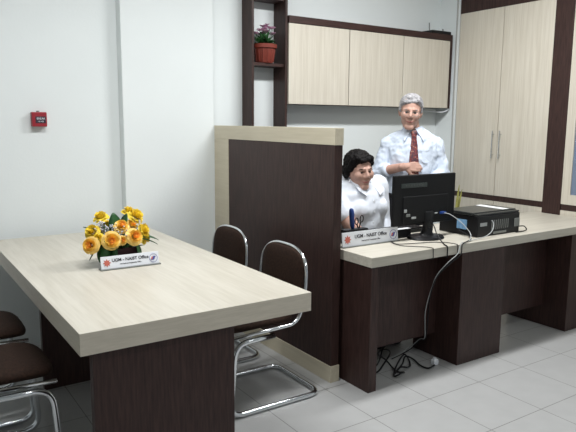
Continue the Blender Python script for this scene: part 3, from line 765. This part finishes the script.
for s in (-1, 1):
    b.cap((s*.085, 0, .86), .082, (s*.09, -.005, .47), .052); b.cap((s*.09, -.005, .47), .052, (s*.095, .02, .09), .036)
    b.cap((s*.095, .02, .06), .034, (s*.105, -.13, .035), .028)
body = remesh(b, 'body', M_skin, man, .0056, 4)
# shirt
b = MB(); b.loft([(z, rx+.018, ry+.018, cx, cy) for z, rx, ry, cx, cy in tors if z > .85][:-1]+[(1.412, .080, .074, 0, .014)])
for s in (-1, 1):
    S, E_, Wr = [Vector(p) for p in ARM[s]]
    b.cap(S, .057, E_, .057); b.cap(E_, .057, E_.lerp(Wr, .25 if s < 0 else .85), .050)
    b.cap((s*.06, .01, 1.385), .046, S+Vector((0, 0, -.002)), .054)
shirt = remesh(b, 'shirt', M_shirt, man, .007, 3, disp=(.030, .055))
bv = bvh_of(shirt)
b = MB()   # sleeve cuff, rolled
S, E_, Wr = [Vector(p) for p in ARM[-1]]; a0 = E_.lerp(Wr, .30); d_ = (Wr-E_).normalized()
b.tube([a0-d_*.012, a0, a0+d_*.02, a0+d_*.032], 0, 16, rad=[.046, .054, .054, .046]); b.build('rolled_cuff', M_shirt, man, smooth=True)
# collar
def collar(parent, zc, rx, ry, cy, m, tip, spread, ylen):
    b = MB(); n = 24; rs = []
    for k in range(n+1):
        a = -PI/2+.16+(2*PI-.32)*k/n; c, s_ = math.cos(a), math.sin(a)
        p = Vector((rx*c, cy+ry*s_, zc)); up = Vector((rx*.92*c, cy+ry*.92*s_, zc+.040-.012*max(0, -s_)))
        rs.append([p, up, up+Vector((c, s_, 0))*.005, p+Vector((c, s_, 0))*.007])
    b.rings(rs)
    for s in (-1, 1):
        A = Vector((s*.008, cy-ry*.95, zc+.024)); Bk = Vector((s*rx*.85, cy-ry*.45, zc+.044)); T = Vector((s*tip[0], tip[1], tip[2])); C = Vector((s*(rx+.014), cy-ry*.30, zc+.008))
        b.poly([A, T, C, Bk], (s*.003, -.006, .003))
    return b.build('collar', m, parent)
yt = surf_y(bv, .060, 1.335)
collar(man, 1.398, .074, .070, .008, M_shirt, (.068, yt-.014, 1.332), 0, 0)
# tie
b = MB(); rs = []
for (z, w) in ((1.410, .017), (1.393, .024), (1.368, .019), (1.35, .019), (1.30, .026), (1.24, .031), (1.18, .035), (1.12, .038), (1.05, .040), (.99, .042), (.955, .004)):
    y = surf_y(bv, 0, z)-.008 if z < 1.34 else min(surf_y(bv, 0, 1.34), -.072)-.010+(z-1.34)*.25
    th = .010 if z > 1.35 else .004
    rs.append([Vector((-w, y+.003, z)), Vector((0, y+.006, z)), Vector((w, y+.003, z)), Vector((w*.8, y-th*.6, z)), Vector((0, y-th, z)), Vector((-w*.8, y-th*.6, z))])
b.rings(rs); b.build('tie', M_tie, man, smooth=True)
b = MB()
pc = [(.06, 1.255), (.125, 1.255), (.125, 1.185), (.0925, 1.170), (.06, 1.185)]
b.poly([(x, surf_y(bv, x, z)-.001, z) for x, z in pc], (0, -.003, 0)); b.build('pocket', M_shirt, man)
# belt + trousers
b = MB(); b.loft([(.90, .184, .139, 0, 0), (.905, .19, .144, 0, 0), (.935, .188, .144, 0, 0), (.94, .182, .138, 0, 0)]); b.build('belt', M_black, man, smooth='auto')
b = MB(); b.loft([(.78, .15, .12, 0, 0), (.84, .187, .14, 0, 0), (.92, .184, .14, 0, 0)])
for s in (-1, 1): b.cap((s*.088, 0, .84), .096, (s*.09, -.005, .47), .072); b.cap((s*.09, -.005, .47), .072, (s*.095, .02, .12), .058)
remesh(b, 'trousers', M_trous, man, .010, 4)
for s in (-1, 1):
    b = MB(); b.cap((s*.095, .03, .045), .043, (s*.107, -.15, .040), .038); b.box(s*.10-.042, s*.10+.042, -.19, .07, .0, .022, bev=.01)
    remesh(b, 'shoe', M_black, man, .006, 3)
head_extras(man, Hm)
hair_vol(man, Hm, M_hairg, [((0, .028, .050), (.083, .089, .079)), ((.071, .018, .022), (.013, .042, .036)), ((-.071, .018, .022), (.013, .042, .036)), ((0, .062, -.008), (.068, .046, .062)),
    ((-.036, -.060, .074), .016, (.040, -.058, .086), .017), ((-.020, -.045, .100), .020, (.035, -.040, .102), .020), ((-.046, -.048, .070), .018, (-.068, -.010, .040), .016), ((.048, -.046, .076), .017, (.069, -.008, .038), .015)], .0045, (.007, .02))
# glasses
def glasses(parent, H, m):
    b = MB()
    for sx in (-1, 1):
        b.tube([H @ Vector((sx*.031+.0235*math.cos(a), -.1005+.006*(abs(math.cos(a)) if sx*math.cos(a) > 0 else 0), .001+.0165*math.sin(a))) for a in [2*PI*k/24 for k in range(24)]], .0014, 6, close=True)
        b.tube([H @ Vector(p) for p in ((sx*.054, -.096, .008), (sx*.070, -.075, .010), (sx*.078, -.02, .008), (sx*.080, .012, .006))], .0012, 6)
    b.tube([H @ Vector(p) for p in ((-.0085, -.101, .004), (0, -.104, .008), (.0085, -.101, .004))], .0012, 6)
    b.build('glasses', m, parent, smooth=True, label='thin-rimmed glasses')
glasses(man, Hm, M_grey)
man.location = (3.375, 3.35, 0); man.rotation_euler = (0, 0, math.radians(-38))

# ---- seated woman
wom = thing('person', 'seated woman with short black hair and white short-sleeved blouse at the desk', 'person', (0, 0, 0))
Hw = Matrix.Translation((-.048, -.110, 1.152)) @ Matrix.Rotation(math.radians(-13), 4, 'Z') @ Matrix.Rotation(math.radians(9), 4, 'X') @ Matrix.Rotation(math.radians(-4), 4, 'Y') @ Matrix.Scale(1.04, 4)
b = MB(); head_prims(b, Hw, True)
b.cap((-.02, -.075, 1.09), .062, (0, -.02, 1.03), .074)
tw = [(.45, .15, .12, 0, 0), (.50, .20, .16, 0, 0), (.60, .20, .165, 0, -.01), (.70, .20, .16, 0, -.02), (.80, .205, .165, 0, -.03), (.90, .215, .165, 0, -.035), (1.0, .220, .148, 0, -.025), (1.065, .175, .11, 0, -.02), (1.10, .085, .08, 0, -.02)]
b.loft(tw)
AW = {-1: [(-.205, -.01, 1.01), (-.195, -.185, .815), (-.255, -.335, .792)], 1: [(.225, -.02, 1.025), (.265, -.02, .765), (.14, -.20, .62)]}
for s in (-1, 1):
    S, E_, Wr = [Vector(p) for p in AW[s]]
    b.cap(S, .058, E_, .050); b.cap(E_, .050, Wr, .030)
    b.ell((s*.09, -.135, .89), (.08, .07, .075))
hand(b, AW[-1][2], (.85, -.5, -.1), (0, .1, -1), curl=.35, thumb=1, s=.85)
hand(b, AW[1][2], (-.8, -.5, -.1), (0, .1, -1), curl=.3, thumb=-1, s=.85)
for s in (-1, 1):
    b.cap((s*.085, -.02, .535), .085, (s*.072, -.36, .525), .058); b.cap((s*.072, -.36, .525), .056, (s*.072, -.24, .10), .038)
    b.cap((s*.072, -.24, .065), .034, (s*.078, -.36, .035), .028)
remesh(b, 'body', M_skinw, wom, .0056, 4)
b = MB(); b.loft([(.50, .215, .175, 0, 0)]+[(z, rx+.018, ry+.018, cx, cy) for z, rx, ry, cx, cy in tw if z > .55][:-1]+[(1.095, .092, .084, 0, -.018)])
for s in (-1, 1):
    S, E_, Wr = [Vector(p) for p in AW[s]]
    b.cap(S, .080, S.lerp(E_, .66 if s < 0 else 1.0), .074); b.ell((s*.09, -.14, .89), (.092, .082, .088))
    b.cap((s*.055, -.015, 1.060), .056, S+Vector((0, 0, 0)), .074)
b.cap(Vector(AW[1][1]), .072, Vector(AW[1][1]).lerp(Vector(AW[1][2]), .55), .058)
bl = remesh(b, 'blouse', M_shirtw, wom, .007, 3, disp=(.022, .11))
bw = bvh_of(bl)
b = MB(); rs = []
CP = []
for k in range(25):
    a = -PI/2+.30+(2*PI-.60)*k/24; c, q = math.cos(a), math.sin(a)
    zb = 1.065+.055*(q+1)/2; 
    p = Vector((.098*c, -.022+.096*q, zb)); u = Vector((.086*c, -.022+.082*q, zb+.035))
    rs.append([p, u, u+Vector((c, q, 0))*.006, p+Vector((c, q, 0))*.014])
b.rings(rs)
for s in (-1, 1):
    P_ = [Vector((s*.028, -.118, 1.082)), Vector((s*.060, surf_y(bw, s*.06, .995)-.010, .985)), Vector((s*.115, surf_y(bw, s*.10, 1.0)-.006, 1.02)), Vector((s*.105, -.055, 1.10)), Vector((s*.070, -.085, 1.112))]
    b.poly(P_, (s*.002, -.007, .004))
b.build('collar', M_shirtw, wom)
for k in range(5):
    z = .95-k*.07; b = MB(); y = surf_y(bw, .0, z); b.cyl((0, y+.001, z), (0, y-.003, z), .006, 12); b.build('button', M_white, wom)
b = MB(); b.loft([(.46, .19, .15, 0, 0), (.50, .222, .18, 0, 0), (.56, .222, .184, 0, 0)])
for s in (-1, 1): b.cap((s*.085, -.02, .535), .09, (s*.074, -.36, .527), .066); b.cap((s*.074, -.36, .525), .064, (s*.074, -.25, .12), .050)
remesh(b, 'trousers', M_trous, wom, .010, 4)
for s in (-1, 1):
    b = MB(); b.cap((s*.074, -.22, .04), .038, (s*.08, -.37, .034), .033); b.box(s*.077-.036, s*.077+.036, -.40, -.19, 0, .02, bev=.008); remesh(b, 'shoe', M_black, wom, .006, 3)
head_extras(wom, Hw, True)
hair_vol(wom, Hw, M_hairb, [((0, .026, .048), (.093, .095, .084)), ((.080, .024, .005), (.020, .040, .045)), ((-.084, .022, -.002), (.022, .042, .050)), ((0, .075, -.012), (.082, .050, .072)),
    ((-.050, -.045, .090), .028, (.040, -.052, .086), .024), ((.045, -.054, .080), .022, (.072, -.034, .046), .016), ((-.060, -.040, .080), .026, (-.078, -.020, .035), .020), ((-.03, -.07, .075), .014, (.02, -.072, .085), .016)], .0050, (.020, .022))
for s in (-1, 1):
    b = MB(); b.ell(Hw @ Vector((s*.083, -.030, -.050)), (.006, .006, .006), 12, 8); b.build('earring', M_plain, wom, smooth=True, label='small pearl earring')
wom.location = (2.705, 3.235, 0); wom.rotation_euler = (0, 0, math.radians(4))

# office chair behind her
OX, OY = 2.78, 3.28
t = thing('office_chair', 'grey swivel office chair under the seated woman', 'chair', (OX, OY, 0))
MB().box(OX-.25, OX+.25, OY-.19, OY+.18, .385, .443, bev=.025, seg=3).build('seat', M_grey, t, smooth='auto')
b = MB(); rs = []
for (z, w) in ((.60, .16), (.62, .21), (.75, .24), (.95, .25), (1.06, .235), (1.10, .20), (1.115, .13)):
    yy = OY+.215+.05*(z-.6)
    rs.append([Vector((OX+w*u, yy-.02*(1-u*u)*0+.03*0+(-.02 if f else .02)*(1-.5*abs(u)) - .03*u*u, z)) for u, f in [(-1, 0), (-.6, 0), (0, 0), (.6, 0), (1, 0), (1, 1), (.6, 1), (0, 1), (-.6, 1), (-1, 1)]])
b.rings(rs); b.build('backrest', mat('taupe_fabric', (.20, .17, .14), .8), t, smooth='auto')
MB().tube(fillet([(OX, OY+.1, .40), (OX, OY+.27, .40), (OX, OY+.255, .70)], .06), .02, 12).build('back_bracket', M_black, t, smooth=True)
MB().cyl((OX, OY, .09), (OX, OY, .386), .026).build('column', M_black, t, smooth='auto')
for k in range(5):
    a = 2*PI*k/5-1.85; ex, ey = OX+.27*math.cos(a), OY+.27*math.sin(a)
    l = MB().cap((OX, OY, .11), .022, (ex, ey, .075), .014).build('leg', M_black, t, smooth=True)
    MB().cyl((ex-.02*math.sin(a), ey+.02*math.cos(a), .0275), (ex+.02*math.sin(a), ey-.02*math.cos(a), .0275), .027, 16).build('caster', M_black, l, smooth='auto')
